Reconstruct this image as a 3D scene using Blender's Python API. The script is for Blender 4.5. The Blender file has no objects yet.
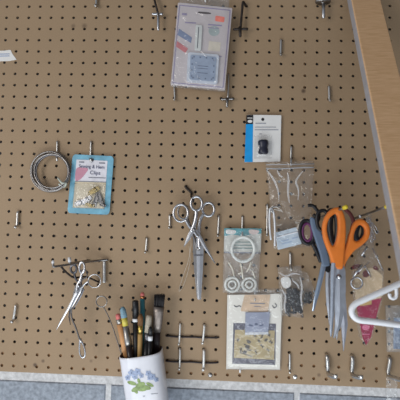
import bpy, math, random
from mathutils import Vector, Matrix
random.seed(7)
C = bpy.context.scene
COL = C.collection
V = Vector
PITCH = 0.0254

# ------------------------------------------------------------------ camera
RC = [(0.99860469, 0.0472797, 0.02352245), (0.0213455, 0.04603297, -0.99871184), (-0.0483016, 0.99782042, 0.04495953)]
CAM = V((0.07698709, -0.8519374, -0.05545388))
cd = bpy.data.cameras.new('camera'); cam = bpy.data.objects.new('camera', cd); COL.objects.link(cam)
r, d, f = (V(v) for v in RC)
cam.matrix_world = Matrix(((r.x, -d.x, -f.x, CAM.x), (r.y, -d.y, -f.y, CAM.y), (r.z, -d.z, -f.z, CAM.z), (0, 0, 0, 1)))
cd.sensor_width = 36; cd.lens = 36; cd.clip_start = 0.01
cd.dof.use_dof = True; cd.dof.focus_distance = 0.85; cd.dof.aperture_fstop = 5.0
C.camera = cam

def W(px, py, dep=0.0):
    """point in the room: dep metres in front of the pegboard's face"""
    ray = r * ((px - 200) / 400) + d * ((py - 200) / 400) + f
    t = (-dep - CAM.y) / ray.y
    return CAM + ray * t
def S(dep=0.0): return (0.8519 - dep) / 400      # metres per pixel at that depth

# ------------------------------------------------------------------ materials
def lin(c):
    return tuple(((x / 255) / 12.92 if x / 255 <= .04045 else ((x / 255 + .055) / 1.055) ** 2.4) for x in c) + (1,)
MATS = {}
def mat(name, rgb, rough=.5, metal=0, var=.06, scale=60, bump=0, coat=0, rgb2=None, stretch=None):
    if name in MATS: return MATS[name]
    m = bpy.data.materials.new(name); m.use_nodes = True; nt = m.node_tree; b = nt.nodes['Principled BSDF']
    tc = nt.nodes.new('ShaderNodeTexCoord'); no = nt.nodes.new('ShaderNodeTexNoise')
    no.inputs['Scale'].default_value = scale; no.inputs['Detail'].default_value = 5
    if stretch:
        mp = nt.nodes.new('ShaderNodeMapping'); mp.inputs['Scale'].default_value = stretch
        nt.links.new(tc.outputs['Object'], mp.inputs[0]); nt.links.new(mp.outputs[0], no.inputs['Vector'])
    else: nt.links.new(tc.outputs['Object'], no.inputs['Vector'])
    rp = nt.nodes.new('ShaderNodeValToRGB'); c = lin(rgb)
    c2 = lin(rgb2) if rgb2 else tuple(min(1, x * (1 + var * 2)) for x in c[:3]) + (1,)
    rp.color_ramp.elements[0].color = c if rgb2 else tuple(x * (1 - var * 2) for x in c[:3]) + (1,)
    rp.color_ramp.elements[1].color = c2
    rp.color_ramp.elements[0].position = .3; rp.color_ramp.elements[1].position = .7
    nt.links.new(no.outputs['Fac'], rp.inputs[0]); nt.links.new(rp.outputs[0], b.inputs['Base Color'])
    b.inputs['Roughness'].default_value = rough; b.inputs['Metallic'].default_value = metal
    b.inputs['Coat Weight'].default_value = coat
    if bump:
        bp = nt.nodes.new('ShaderNodeBump'); bp.inputs['Strength'].default_value = bump; bp.inputs['Distance'].default_value = .002
        nt.links.new(no.outputs['Fac'], bp.inputs['Height']); nt.links.new(bp.outputs[0], b.inputs['Normal'])
    MATS[name] = m; return m
def film(name, cover=.16, rgb=(235, 238, 242), bump=.5, scale=40, rough=.1):
    """clear plastic film: see-through, a trace of milky body, fresnel reflections off a crinkled surface"""
    if name in MATS: return MATS[name]
    m = bpy.data.materials.new(name); m.use_nodes = True; nt = m.node_tree; nt.nodes.remove(nt.nodes['Principled BSDF'])
    N = nt.nodes.new; tc = N('ShaderNodeTexCoord'); no = N('ShaderNodeTexNoise'); no.inputs['Scale'].default_value = scale; no.inputs['Detail'].default_value = 2; no.inputs['Distortion'].default_value = 1.2
    nt.links.new(tc.outputs['Object'], no.inputs['Vector'])
    bp = N('ShaderNodeBump'); bp.inputs['Strength'].default_value = bump; bp.inputs['Distance'].default_value = .02
    nt.links.new(no.outputs['Fac'], bp.inputs['Height'])
    tr = N('ShaderNodeBsdfTransparent'); df = N('ShaderNodeBsdfDiffuse'); df.inputs[0].default_value = lin(rgb); gl = N('ShaderNodeBsdfGlossy'); gl.inputs['Roughness'].default_value = rough
    m1 = N('ShaderNodeMixShader'); m1.inputs[0].default_value = cover * .42; nt.links.new(tr.outputs[0], m1.inputs[1]); nt.links.new(df.outputs[0], m1.inputs[2])
    fr = N('ShaderNodeLayerWeight'); fr.inputs[0].default_value = .5; pw = N('ShaderNodeMath'); pw.operation = 'POWER'; pw.inputs[1].default_value = 4; nt.links.new(fr.outputs['Facing'], pw.inputs[0]); ma = N('ShaderNodeMath'); ma.operation = 'MULTIPLY_ADD'; ma.inputs[1].default_value = .45; ma.inputs[2].default_value = .055; nt.links.new(pw.outputs[0], ma.inputs[0]); m2 = N('ShaderNodeMixShader')
    for q in (gl, fr): nt.links.new(bp.outputs[0], q.inputs['Normal'])
    nt.links.new(ma.outputs[0], m2.inputs[0]); nt.links.new(m1.outputs[0], m2.inputs[1]); nt.links.new(gl.outputs[0], m2.inputs[2])
    nt.links.new(m2.outputs[0], nt.nodes['Material Output'].inputs[0]); MATS[name] = m; return m

STEEL = mat('bright steel', (204, 204, 208), .26, 1, .04, 60)
ZINC = mat('zinc wire', (206, 204, 202), .3, 1, .04, 90)
IRON = mat('dark iron wire', (62, 56, 54), .45, .7, .15, 150)
BROWNWIRE = mat('brown coated wire', (44, 34, 36), .5, .1, .15, 150)
NICKEL = mat('worn nickel', (150, 147, 146), .3, 1, .05, 70)
BRASS = mat('pale brass', (184, 164, 112), .25, 1, .08, 120)
BLADE = mat('satin blade steel', (192, 196, 206), .45, 1, .06, 60)
WHITE = mat('white card', (226, 224, 222), .6, 0, .02, 40)
WHITEPL = mat('white plastic', (232, 233, 238), .35, 0, .02, 30)
OFFWHITE = mat('cream plastic', (222, 214, 196), .4, 0, .04, 60)
BLACK = mat('black plastic', (22, 22, 26), .4, 0, .1, 60)
ORANGE = mat('orange handle plastic', (224, 122, 44), .38, 0, .05, 40)
GREYBLUE = mat('grey blue handle plastic', (104, 120, 142), .45, 0, .05, 40)
YELLOW = mat('yellow cap plastic', (214, 190, 50), .4, 0, .05, 80)
INK = mat('dark ink', (70, 72, 84), .6, 0, .05, 90)
INKPALE = mat('grey ink', (128, 130, 142), .6, 0, .05, 90)
FILM = film('clear film'); FILMTHIN = film('clear thin film', .10)

# ------------------------------------------------------------------ mesh helper
class MB:
    def __init__(s): s.v = []; s.f = []; s.sm = []
    def add(s, vs, fs, smooth=False):
        n = len(s.v); s.v += [V(p) for p in vs]
        for q in fs: s.f.append([n + i for i in q]); s.sm.append(smooth)
    def tube(s, pts, rad, seg=8, closed=False, flat=1.0, up=None):
        pts = [V(p) for p in pts]; n = len(pts)
        rs = rad if isinstance(rad, (list, tuple)) else [rad] * n
        vs = []; prev = None
        for i in range(n):
            a = pts[(i - 1) % n] if closed or i else pts[0]; b = pts[(i + 1) % n] if closed or i < n - 1 else pts[-1]
            t = (b - a)
            t = t.normalized() if t.length > 1e-9 else V((0, 0, 1))
            if up is not None: nrm = V(up)
            else: nrm = prev if prev is not None else (V((0, 1, 0)) if abs(t.y) < .9 else V((1, 0, 0)))
            nrm = (nrm - t * nrm.dot(t))
            nrm = nrm.normalized() if nrm.length > 1e-6 else t.orthogonal().normalized()
            prev = nrm; bi = t.cross(nrm)
            for k in range(seg):
                an = 2 * math.pi * k / seg
                vs.append(pts[i] + (nrm * math.cos(an) * flat + bi * math.sin(an)) * rs[i])
        fs = []
        for i in range(n if closed else n - 1):
            j = (i + 1) % n
            for k in range(seg):
                l = (k + 1) % seg; fs.append([i * seg + k, i * seg + l, j * seg + l, j * seg + k])
        if not closed: fs.append(list(range(seg))[::-1]); fs.append([(n - 1) * seg + k for k in range(seg)])
        s.add(vs, fs, True); return s
    def prism(s, front, thick, inset=0.0):
        """front: closed outline in space; thick: metres towards the wall"""
        front = [V(p) for p in front]; n = len(front); c = sum(front, V()) / n
        if inset:
            mid = [p + V((0, inset, 0)) for p in front]; fr = [p + (c - p).normalized() * min(inset, (c - p).length * .4) for p in front]
            rings = [fr, mid, [p + V((0, thick, 0)) for p in front]]
        else: rings = [front, [p + V((0, thick, 0)) for p in front]]
        vs = [p for R in rings for p in R]; fs = [list(range(n))]
        for a in range(len(rings) - 1):
            for k in range(n):
                l = (k + 1) % n; fs.append([a * n + k, (a + 1) * n + k, (a + 1) * n + l, a * n + l])
        fs.append([(len(rings) - 1) * n + k for k in range(n)][::-1]); s.add(vs, fs); return s
    def box(s, lo, hi):
        x0, y0, z0 = lo; x1, y1, z1 = hi
        s.add([(x0, y0, z0), (x1, y0, z0), (x1, y1, z0), (x0, y1, z0), (x0, y0, z1), (x1, y0, z1), (x1, y1, z1), (x0, y1, z1)],
              [[3, 2, 1, 0], [4, 5, 6, 7], [0, 1, 5, 4], [1, 2, 6, 5], [2, 3, 7, 6], [3, 0, 4, 7]]); return s
    def ball(s, c, rx, ry=None, rz=None, n=8, m=6):
        ry = ry or rx; rz = rz or rx; c = V(c); vs = [c + V((0, 0, rz))]
        for i in range(1, m):
            a = math.pi * i / m
            for k in range(n):
                b = 2 * math.pi * k / n; vs.append(c + V((rx * math.sin(a) * math.cos(b), ry * math.sin(a) * math.sin(b), rz * math.cos(a))))
        vs.append(c - V((0, 0, rz))); fs = [[0, 1 + k, 1 + (k + 1) % n] for k in range(n)]
        for i in range(m - 2):
            for k in range(n): l = (k + 1) % n; fs.append([1 + i * n + k, 1 + (i + 1) * n + k, 1 + (i + 1) * n + l, 1 + i * n + l])
        e = len(vs) - 1; fs += [[e, 1 + (m - 2) * n + (k + 1) % n, 1 + (m - 2) * n + k] for k in range(n)]
        s.add(vs, fs, True); return s
    def xf(s, M): s.v = [M @ p for p in s.v]; return s
    def build(s, name, m, parent=None, loc=None):
        base = V(parent['_o']) if parent is not None else (V(loc) if loc is not None else None)
        if base is None:
            base = V((sum(p.x for p in s.v) / len(s.v), max(p.y for p in s.v), min(p.z for p in s.v)))
        me = bpy.data.meshes.new(name); me.from_pydata([p - base for p in s.v], [], s.f); me.update()
        for p, sm in zip(me.polygons, s.sm): p.use_smooth = sm
        import bmesh
        bm = bmesh.new(); bm.from_mesh(me); bmesh.ops.recalc_face_normals(bm, faces=bm.faces); bm.to_mesh(me); bm.free()
        o = bpy.data.objects.new(name, me); COL.objects.link(o); me.materials.append(m); o['_o'] = tuple(base)
        if parent is not None: o.parent = parent
        else: o.location = base
        return o
def tag(o, label=None, cat=None, group=None, kind=None):
    if label: o['label'] = label
    if cat: o['category'] = cat
    if group: o['group'] = group
    if kind: o['kind'] = kind
    return o
def thing(name, label, cat, loc, group=None):
    o = bpy.data.objects.new(name, None); COL.objects.link(o); o.location = loc; o['_o'] = tuple(loc); o.empty_display_size = .01
    return tag(o, label, cat, group)
def struct(name, mb, m, loc=(0, 0, 0)): return tag(mb.build(name, m, None, loc), kind='structure')
def smooth(pts, n=5, closed=False):
    pts = [V(p) for p in pts]; out = []; N = len(pts)
    for i in range(N if closed else N - 1):
        g = (lambda j: pts[j % N]) if closed else (lambda j: pts[max(0, min(N - 1, j))])
        a, b, c, e = g(i - 1), g(i), g(i + 1), g(i + 2)
        for k in range(n):
            t = k / n; out.append(.5 * ((2 * b) + (c - a) * t + (2 * a - 5 * b + 4 * c - e) * t * t + (3 * b - a - 3 * c + e) * t ** 3))
    if not closed: out.append(pts[-1])
    return out
def P(pts, dep): return [W(p[0], p[1], dep if len(p) < 3 else p[2]) for p in pts]
def ell(cx, cy, rx, ry, dep, n=28, rot=0, a0=0, a1=360):
    o = []; full = abs(a1 - a0) >= 360
    for k in range(n):
        a = math.radians(a0 + (a1 - a0) * k / (n if full else n - 1)); x = rx * math.cos(a); y = ry * math.sin(a); q = math.radians(rot)
        o.append(W(cx + x * math.cos(q) - y * math.sin(q), cy + x * math.sin(q) + y * math.cos(q), dep))
    return o
def quad(pts, dep, u, v):
    """point at u,v of a quad given TL,TR,BR,BL in the photo"""
    tl, tr, br, bl = pts; x = (tl[0] * (1 - u) + tr[0] * u) * (1 - v) + (bl[0] * (1 - u) + br[0] * u) * v
    y = (tl[1] * (1 - u) + tr[1] * u) * (1 - v) + (bl[1] * (1 - u) + br[1] * u) * v
    return W(x, y, dep)
def roundrect(pts, dep, rr=.06, n=4):
    o = []
    for (cu, cv, a0) in ((rr, rr, 180), (1 - rr, rr, 270), (1 - rr, 1 - rr, 0), (rr, 1 - rr, 90)):
        for k in range(n + 1):
            a = math.radians(a0 + 90 * k / n); o.append(quad(pts, dep, cu + rr * math.cos(a), cv + rr * math.sin(a)))
    return o
def strip(p, q, w, dep, thick=.0004):
    """printed bar from p to q (photo px), w px tall"""
    dx, dy = q[0] - p[0], q[1] - p[1]; L = math.hypot(dx, dy); nx, ny = -dy / L * w / 2, dx / L * w / 2
    return P([(p[0] + nx, p[1] + ny), (q[0] + nx, q[1] + ny), (q[0] - nx, q[1] - ny), (p[0] - nx, p[1] - ny)], dep)
def shape(name, splines, m, parent, dep, thick, bev=.0015):
    """filled outline with holes, rounded edges; splines are closed photo outlines; front at dep"""
    cu = bpy.data.curves.new('tmp', 'CURVE'); cu.dimensions = '2D'; cu.fill_mode = 'BOTH'
    for sp in splines:
        pts = P(sp, dep); q = cu.splines.new('POLY'); q.points.add(len(pts) - 1); q.use_cyclic_u = True
        for a, p in zip(q.points, pts): a.co = (p.x, p.z, 0, 1)
    cu.extrude = max(thick / 2 - bev, 0.0001); cu.bevel_depth = bev; cu.bevel_resolution = 2; cu.offset = -bev
    o = bpy.data.objects.new('tmp', cu); COL.objects.link(o)
    dg = bpy.context.evaluated_depsgraph_get(); dg.update()
    me = bpy.data.meshes.new_from_object(o.evaluated_get(dg)); mb = MB()
    mb.add([V((v.co.x, -dep + thick / 2 - v.co.z, v.co.y)) for v in me.vertices], [list(p.vertices) for p in me.polygons], False)
    bpy.data.objects.remove(o); bpy.data.curves.remove(cu); bpy.data.meshes.remove(me)
    return mb.build(name, m, parent)
def text(name, body, px, py, size_px, m, parent, dep, rot=0, align='CENTER', wide=1.0):
    cu = bpy.data.curves.new('tmp', 'FONT'); cu.body = body; cu.size = size_px * S(dep); cu.align_x = align; cu.extrude = .0002
    o = bpy.data.objects.new('tmp', cu); COL.objects.link(o); dg = bpy.context.evaluated_depsgraph_get(); dg.update()
    me = bpy.data.meshes.new_from_object(o.evaluated_get(dg)); mb = MB(); c = W(px, py, dep); a = math.radians(-rot)
    mb.add([c + V(((v.co.x * math.cos(a)) * wide - v.co.y * math.sin(a), -.0003 - v.co.z, v.co.x * math.sin(a) * wide + v.co.y * math.cos(a))) for v in me.vertices], [list(p.vertices) for p in me.polygons])
    bpy.data.objects.remove(o); bpy.data.curves.remove(cu); bpy.data.meshes.remove(me)
    return mb.build(name, m, parent)
def pouch(quadpx, dep, puff, seed=0, n=12, m=14, wr=.0012, back=.001):
    """closed clear pouch: bulged front film and flat back film"""
    rnd = random.Random(seed); ph = [rnd.uniform(0, 6.3) for _ in range(6)]; vs = []; fs = []
    for side in (0, 1):
        for j in range(m + 1):
            for i in range(n + 1):
                u, v = i / n, j / m; p = quad(quadpx, dep, u, v)
                e = (math.sin(math.pi * u) * math.sin(math.pi * v)) ** .5 if 0 < i < n and 0 < j < m else 0
                w = wr * (math.sin(9 * u + 5 * v + ph[0]) + math.sin(14 * v - 6 * u + ph[1]) + math.sin(17 * u + 11 * v + ph[2])) / 2
                y = -(puff * e + w * e) if side == 0 else back
                vs.append(p + V((0, y, 0)))
    N = (n + 1) * (m + 1)
    for side in (0, 1):
        for j in range(m):
            for i in range(n):
                a = side * N + j * (n + 1) + i; q = [a, a + 1, a + n + 2, a + n + 1]; fs.append(q if side else q[::-1])
    ed = [i for i in range(n)] + [n + j * (n + 1) for j in range(m)] + [m * (n + 1) + i for i in range(n, 0, -1)] + [j * (n + 1) for j in range(m, 0, -1)]
    for k in range(len(ed)):
        a, b = ed[k], ed[(k + 1) % len(ed)]; fs.append([a, b, N + b, N + a])
    mb = MB(); mb.add(vs, fs, True); return mb

# ------------------------------------------------------------------ the setting
# pegboard with real holes
def pegboard():
    c0, c1, r0, r1 = -3, 38, -4, 31; N = 12; R = .0033; h = PITCH / 2; T = .0034; mb = MB(); vs = []; fs = []; idx = {}
    def vid(x, y, z):
        k = (round(x * 1e5), round(y * 1e5), round(z * 1e5))
        if k not in idx: idx[k] = len(vs); vs.append((x, y, z))
        return idx[k]
    for c in range(c0, c1 + 1):
        for q in range(r0, r1 + 1):
            X = (c - 16) * PITCH; Z = -(q - 16) * PITCH; inn = []; out = []
            for k in range(N):
                a = 2 * math.pi * k / N; ca, sa = math.cos(a), math.sin(a); inn.append((X + R * ca, Z + R * sa)); sc = h / max(abs(ca), abs(sa))
                hb = h if not (q == r1 and sa < 0) else h
                out.append((X + sc * ca, Z + sc * sa))
            # square ring: 12 directions plus 4 corners
            for y in (0, T):
                I = [vid(x, y, z) for x, z in inn]; O = [vid(x, y, z) for x, z in out]
                cor = {1: vid(X + h, y, Z + h), 4: vid(X - h, y, Z + h), 7: vid(X - h, y, Z - h), 10: vid(X + h, y, Z - h)}
                for k in range(N):
                    l = (k + 1) % N; fa = [I[k], O[k]] + ([cor[k]] if k in cor else []) + [O[l], I[l]]; fs.append(fa if y else fa[::-1])
            for k in range(N):
                l = (k + 1) % N; fs.append([vid(inn[k][0], 0, inn[k][1]), vid(inn[l][0], 0, inn[l][1]), vid(inn[l][0], T, inn[l][1]), vid(inn[k][0], T, inn[k][1])])
    mb.add(vs, fs)
    return mb
pm = mat('tan hardboard', (156, 131, 103), .62, 0, .07, 900)
nt = pm.node_tree; b = nt.nodes['Principled BSDF']; src = b.inputs['Base Color'].links[0].from_socket
geo = nt.nodes.new('ShaderNodeNewGeometry')
big = nt.nodes.new('ShaderNodeTexNoise'); big.inputs['Scale'].default_value = 6; nt.links.new(geo.outputs['Position'], big.inputs['Vector'])
mr = nt.nodes.new('ShaderNodeMapRange'); mr.inputs['To Min'].default_value = .9; mr.inputs['To Max'].default_value = 1.1; nt.links.new(big.outputs['Fac'], mr.inputs[0])
mu = nt.nodes.new('ShaderNodeMix'); mu.data_type = 'RGBA'; mu.blend_type = 'MULTIPLY'; mu.inputs[0].default_value = 1
nt.links.new(src, mu.inputs[6]); nt.links.new(mr.outputs[0], mu.inputs[7]); cur = mu.outputs[2]
for (px, py, rad, st) in ((35, 365, .0045, .8), (43, 361, .004, .6), (55, 236, .003, .7), (149, 180, .003, .8), (303.5, 91, .005, .8), (73.3, 26, .005, .45), (84.5, 26, .006, .5), (91, 361, .0035, .4), (319, 375, .004, .5), (67, 340, .004, .25)):
    vm = nt.nodes.new('ShaderNodeVectorMath'); vm.operation = 'DISTANCE'; vm.inputs[1].default_value = W(px, py); nt.links.new(geo.outputs['Position'], vm.inputs[0])
    m2 = nt.nodes.new('ShaderNodeMapRange'); m2.inputs['From Min'].default_value = rad * .4; m2.inputs['From Max'].default_value = rad * 1.3; m2.inputs['To Min'].default_value = st; m2.inputs['To Max'].default_value = 0
    nt.links.new(vm.outputs['Value'], m2.inputs[0]); mx = nt.nodes.new('ShaderNodeMix'); mx.data_type = 'RGBA'; nt.links.new(m2.outputs[0], mx.inputs[0]); nt.links.new(cur, mx.inputs[6]); mx.inputs[7].default_value = lin((66, 46, 34)); cur = mx.outputs[2]
nt.links.new(cur, b.inputs['Base Color'])
tag(pegboard().build('pegboard', pm, None, (0, 0, 0)), 'large tan hardboard pegboard full of round holes above the grey block wall', 'pegboard')
bat = mat('rough pine batten', (150, 112, 76), .8, 0, .1, 60)
zb = -(31 - 16) * PITCH - PITCH / 2
struct('trim_1', MB().box((-.49, .0036, zb + .001), (.57, .0248, zb + .047)), bat)                       # batten behind the two lowest rows
struct('trim_2', MB().box((10 * PITCH - .0195, .0036, zb + .048), (10 * PITCH + .0005, .0248, .52)), bat)    # upright batten behind one column
# concrete block wall behind
bl = mat('painted concrete block', (142, 149, 160), .85, 0, .14, 130, .6)
mo = mat('white mortar', (200, 200, 202), .9, 0, .1, 120, .8)
mb = MB(); yb = .0252; ztop = W(108, 384.2, -.026).z; Lb = .397; Hb = .193; J = .0095
x0 = W(108.3, 390, -.026).x + .0045
for row in range(-4, 4):
    z1 = ztop - row * (Hb + .019)
    for k in range(-4, 4):
        xs = x0 + k * (Lb + J) + (.2 if row % 2 else 0)
        if xs > .62 or xs + Lb < -.55: continue
        a, bb = max(xs, -.55), min(xs + Lb, .62); e = .003; z0 = z1 - Hb
        mb.add([(a + e, yb, z0 + e), (bb - e, yb, z0 + e), (bb - e, yb, z1 - e), (a + e, yb, z1 - e), (a, yb + .004, z0), (bb, yb + .004, z0), (bb, yb + .004, z1), (a, yb + .004, z1), (a, yb + .08, z0), (bb, yb + .08, z0), (bb, yb + .08, z1), (a, yb + .08, z1)],
               [[0, 1, 2, 3], [0, 4, 5, 1], [1, 5, 6, 2], [2, 6, 7, 3], [3, 7, 4, 0], [4, 8, 9, 5], [5, 9, 10, 6], [6, 10, 11, 7], [7, 11, 8, 4]])
wall = struct('wall_back', mb, bl)
mm = MB().box((-.55, yb + .0025, ztop - 4 * .212), (.62, yb + .075, ztop + .019 + 4 * .212)).build('mortar', mo, None, (0, 0, 0)); mm.parent = wall

# ------------------------------------------------------------------ pegs
PG = 'bare pegboard pegs'
def peg(top, bot, label, w=2.4, arm=None, m=ZINC, group=PG, lip=.005):
    """bent wire: enters the hole at top, runs down the board, then a short arm comes forward and turns up"""
    rad = w / 2 * S(); a = W(top[0], top[1]); e = W(bot[0], bot[1]); y = -(rad + .0012)
    pts = [a + V((0, .005, .0)), a + V((0, y * .4, -.0004)), a + V((0, y, -rad * 1.2)), V((e.x, y, e.z + rad * 2)), V((e.x, y - rad * .5, e.z + rad * .6)), V((e.x, y - rad * 2, e.z))]
    if arm:
        q = W(*arm); pts += [q + V((0, 0, -.001)), q + V((0, -.001, .004))]
    else: pts += [V((e.x - .0005, y - lip, e.z - .0006)), V((e.x - .0005, y - lip - rad, e.z + .001))]
    o = MB().tube(smooth(pts, 4), rad, 10).build('pegboard_peg', m, None, a)
    return tag(o, label, 'peg', group)
peg((18.8, 211.8), (18, 227), 'lone silver peg below the wire coil at the left edge', 2.8)
peg((16.7, 305), (14.6, 320.5), 'lone silver peg at lower left below the left scissors bracket', 2.8)
peg((58, 141.5), (57.7, 153.5), 'silver peg that carries the wire coil', 2.2, (57, 160, .02))
peg((91.6, 142), (91, 160), 'silver peg that carries the blue clip card', 2.2, (91, 161, .009))
peg((147.2, 238), (146.3, 252), 'lone silver peg between the left scissors bracket and the middle scissors', 2.4)
peg((170, 215), (170, 227.5), 'short silver peg just left of the middle scissors', 2.4)
peg((219, 216), (218, 235.5), 'silver peg between the middle scissors and the bag of rings', 2.4)
peg((242.4, 216.5), (242, 232), 'silver peg that carries the bag of rings', 2.0, (242, 238, .012))
peg((267.3, 205), (266.8, 235), 'silver peg left of the clear zip bag and the wire hairpin', 2.2)
peg((280.8, 40.6), (280.3, 56.5), 'lone silver peg above the white and blue card', 2.6)
peg((328.6, 87), (328.8, 101.5), 'lone silver peg between the white and blue card and the wooden brace', 2.6)
peg((291, 147), (290.5, 160), 'silver peg that carries the clear zip bag', 2.4, (291, 165, .012))
peg((290, 253), (290, 266), 'silver peg that carries the bag of black beads', 2.8, (291, 270, .014))
peg((174.6, 85.5), (175, 101), 'silver peg under the left corner of the white top packet', 2.2)
peg((289.5, 353.5), (289.3, 370.5), 'thin silver peg right of the framed pattern packet at the bottom', 2.4)
peg((97, -6), (97, 8), 'silver peg cut by the top edge left of the crossbar hook', 2.8)
peg((326.6, 355), (327, 372), 'thick silver peg at the bottom, leftmost of the three thick ones', 4.2, (335, 376.2, .030), ZINC)
peg((351.6, 356), (351, 373), 'thick silver peg at the bottom, middle of the three thick ones', 4.2, (360.5, 377, .030), ZINC)
peg((388.8, 357.5), (387, 374), 'thick silver peg at the bottom right corner with a long arm', 4.0, (404, 380, .06), ZINC)
peg((240.2, 364.4), (240.1, 370), 'white tipped peg poking out under the framed pattern packet', 1.6, (240, 371.6, .009), WHITEPL)
peg((186, 186), (191.5, 195.5), 'dark wire peg that carries the middle scissors', 2.4, (193, 201, .038), IRON)

# hooks with a crossbar
def bar_hook(label, wire, bar, post, mw, mbar, wr, br, pr, dep=.012, disc=False):
    t = thing('crossbar_hook', label, 'hook', W(*wire[0]), 'crossbar hooks along the top of the board')
    pts = [W(*wire[0]) + V((0, .005, 0))] + P([wire[0]], .002) + P(wire[1:], dep)
    MB().tube(smooth(pts, 4), wr * S(), 8).build('wire', mw, t)
    if disc:
        c = W(*bar[0], dep); MB().tube([c + V((0, .003, .002)), c + V((0, 0, 0)), c + V((0, -.002, -.002))], [bar[1] * S(), bar[1] * S() * 1.02, bar[1] * S() * .9], 20, False).build('washer', mbar, t)
    else: MB().tube(smooth(P(bar, dep), 3), br * S(), 8).build('crossbar', mbar, t)
    p = P(post, dep + .003); MB().tube([p[0], p[0].lerp(p[1], .5), p[0].lerp(p[1], .93), p[1]], [pr * S(), pr * S(), pr * S() * .95, pr * S() * .5], 10).build('post', mbar, t)
    return t
bar_hook('silver crossbar hook on a dark wire left of the white top packet', [(153.5, -5), (155, 2), (158, 13.5)], [(152, 14.2), (157.5, 14), (163, 14)], [(158.3, 13), (158.2, 30.5)], IRON, STEEL, 1.1, 1.4, 1.5)
bar_hook('black iron crossbar hook right of the white top packet', [(245.5, 5.6), (243, 2), (242, 12), (240.5, 28)], [(233.5, 29.5), (240, 29), (248, 29)], [(240, 27), (240.2, 37)], IRON, IRON, 1.2, 1.3, 1.6)
t = thing('crossbar_hook', 'silver hook with a round washer at the top right beside the wooden brace', 'hook', W(322, -2), 'crossbar hooks along the top of the board')
c = W(323, 1.5, .012); s0 = S(.012)
MB().tube([c + V((0, .0135, .004)), c], 1.7 * s0, 10).build('wire', ZINC, t)
MB().tube([c + V((0, .0002, .0011)), c + V((0, -.0002, -.0011))], [7.8 * s0, 7.8 * s0], 28).xf(Matrix.Translation(c) @ Matrix.Diagonal((1, .5, 1, 1)) @ Matrix.Translation(-c)).build('washer', NICKEL, t)
p = P([(323.4, 4), (323.5, 12), (323.4, 17.6), (323.4, 18.6)], .016); MB().tube(p, [1.8 * s0, 1.8 * s0, 1.7 * s0, .8 * s0], 10).build('post', STEEL, t)
bar_hook('silver crossbar hook under the right corner of the white top packet', [(228.5, 75), (228.6, 84), (227.8, 99)], [(221, 99.5), (227, 99), (234, 99)], [(227.3, 98), (227, 107.5)], ZINC, NICKEL, 1.0, 1.2, 1.5, .006)

# double hooks with a dark cross wire
def double_hook(label, wire, prongs):
    t = thing('double_hook', label, 'hook', W(*wire[0]), 'double hooks between the cup and the framed packet')
    w = P(wire, .0025); MB().tube(smooth([w[0] + V((0, .006, 0))] + w + [w[-1] + V((0, .006, 0))], 4), .85 * S(), 8).build('cross_wire', BROWNWIRE, t)
    for a, bb, rr in prongs:
        p = [W(*a) + V((0, .005, 0)), W(*a) + V((0, -.003, 0)), W(a[0], a[1] + 2, .0066), W(bb[0], bb[1] - 2, .0068), W(*bb, .0085), W(bb[0] - .8, bb[1] + .8, .013)]
        MB().tube(smooth(p, 4), rr * S(), 8).build('prong', mat('bright zinc prong', (226, 224, 222), .4, .8, .03, 60), t)
double_hook('upper double hook with a dark cross wire right of the cup', [(167, 336), (180, 337), (192, 337), (204, 337.6), (217.5, 337.6)], [((180.2, 323.5), (179.3, 343.5), 1.0), ((204.4, 325), (203, 342.5), 1.25)])
double_hook('lower double hook with a dark cross wire right of the cup', [(167, 361.2), (180, 362), (192, 362), (204, 363), (217, 362.6)], [((180, 348.5), (179.7, 368.5), 1.0), ((204, 350), (203.6, 369), 1.5)])
# screws
for (px, py, m, l) in ((295, 377, ZINC, 'round grey screw head low on the board right of the framed packet'), (210.2, 375, NICKEL, 'round dull screw head low on the board under the lower double hook')):
    mbs = MB(); c = W(px, py); R = 2.3 * S(); pts = [c + V((0, -.0001, 0)), c + V((0, -.0012, 0)), c + V((0, -.0019, 0))]
    mbs.tube(pts, [R, R * .9, R * .45], 16); mbs.box((c.x - R * .7, -.0021, c.z - .0004), (c.x + R * .7, -.0018, c.z + .0004)); tag(mbs.build('screw', m, None, c), l, 'screw', 'screw heads')

# torn label at left
tl = thing('torn_label', 'torn white paper label stuck at the left edge of the board', 'label', W(2, 60))
shape('paper', [[(-9, 51), (4, 50.6), (10.5, 49.8), (12.5, 54), (16.5, 59.6), (9, 61), (-9, 61.5)], [(5.2 + 1.6 * math.cos(a * .7), 50.4 + 1.6 * math.sin(a * .7)) for a in range(0)] or [(4.0, 50.8), (5.2, 51.6), (6.4, 50.9)]][:1], WHITE, tl, .0005, .0007, .0001)
mb = MB()
for y in (54.2, 56.2): mb.prism(strip((-6, y), (9.5, y - .3), .9, .0009), .0002)
mb.build('printing', mat('pale blue ink', (150, 165, 195), .6), tl)

# ------------------------------------------------------------------ white top packet
Q = [(178, 2.5), (232.3, 8), (224.8, 90), (170.6, 85)]; D0 = .020
t = thing('notion_packet', 'large white card packet in clear film with a blue square plate at the top', 'packet', W(198, 88, D0 - .002))
MB().prism(roundrect(Q, D0, .02), .0012).build('card', mat('lilac white card', (196, 186, 188), .55, 0, .03, 30), t)
LI = mat('lilac print', (146, 136, 166), .6)
mb = MB()
for a, c in (((.035, .03), (.965, .03)), ((.965, .03), (.965, .97)), ((.965, .97), (.035, .97)), ((.035, .97), (.035, .03))):
    u = quad(Q, D0 + .0004, *a); v = quad(Q, D0 + .0004, *c); dv = (v - u).normalized(); n = V((-dv.z, 0, dv.x)) * .5 * S()
    mb.prism([u + n, v + n, v - n, u - n], .0002)
mb.build('border_print', LI, t)
MB().prism(P([(179, 28.5), (192, 37.5), (191, 43), (177.5, 35)], D0 + .0006), .0004).build('blue_stripe', mat('blue print', (112, 126, 158), .5), t)
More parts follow.
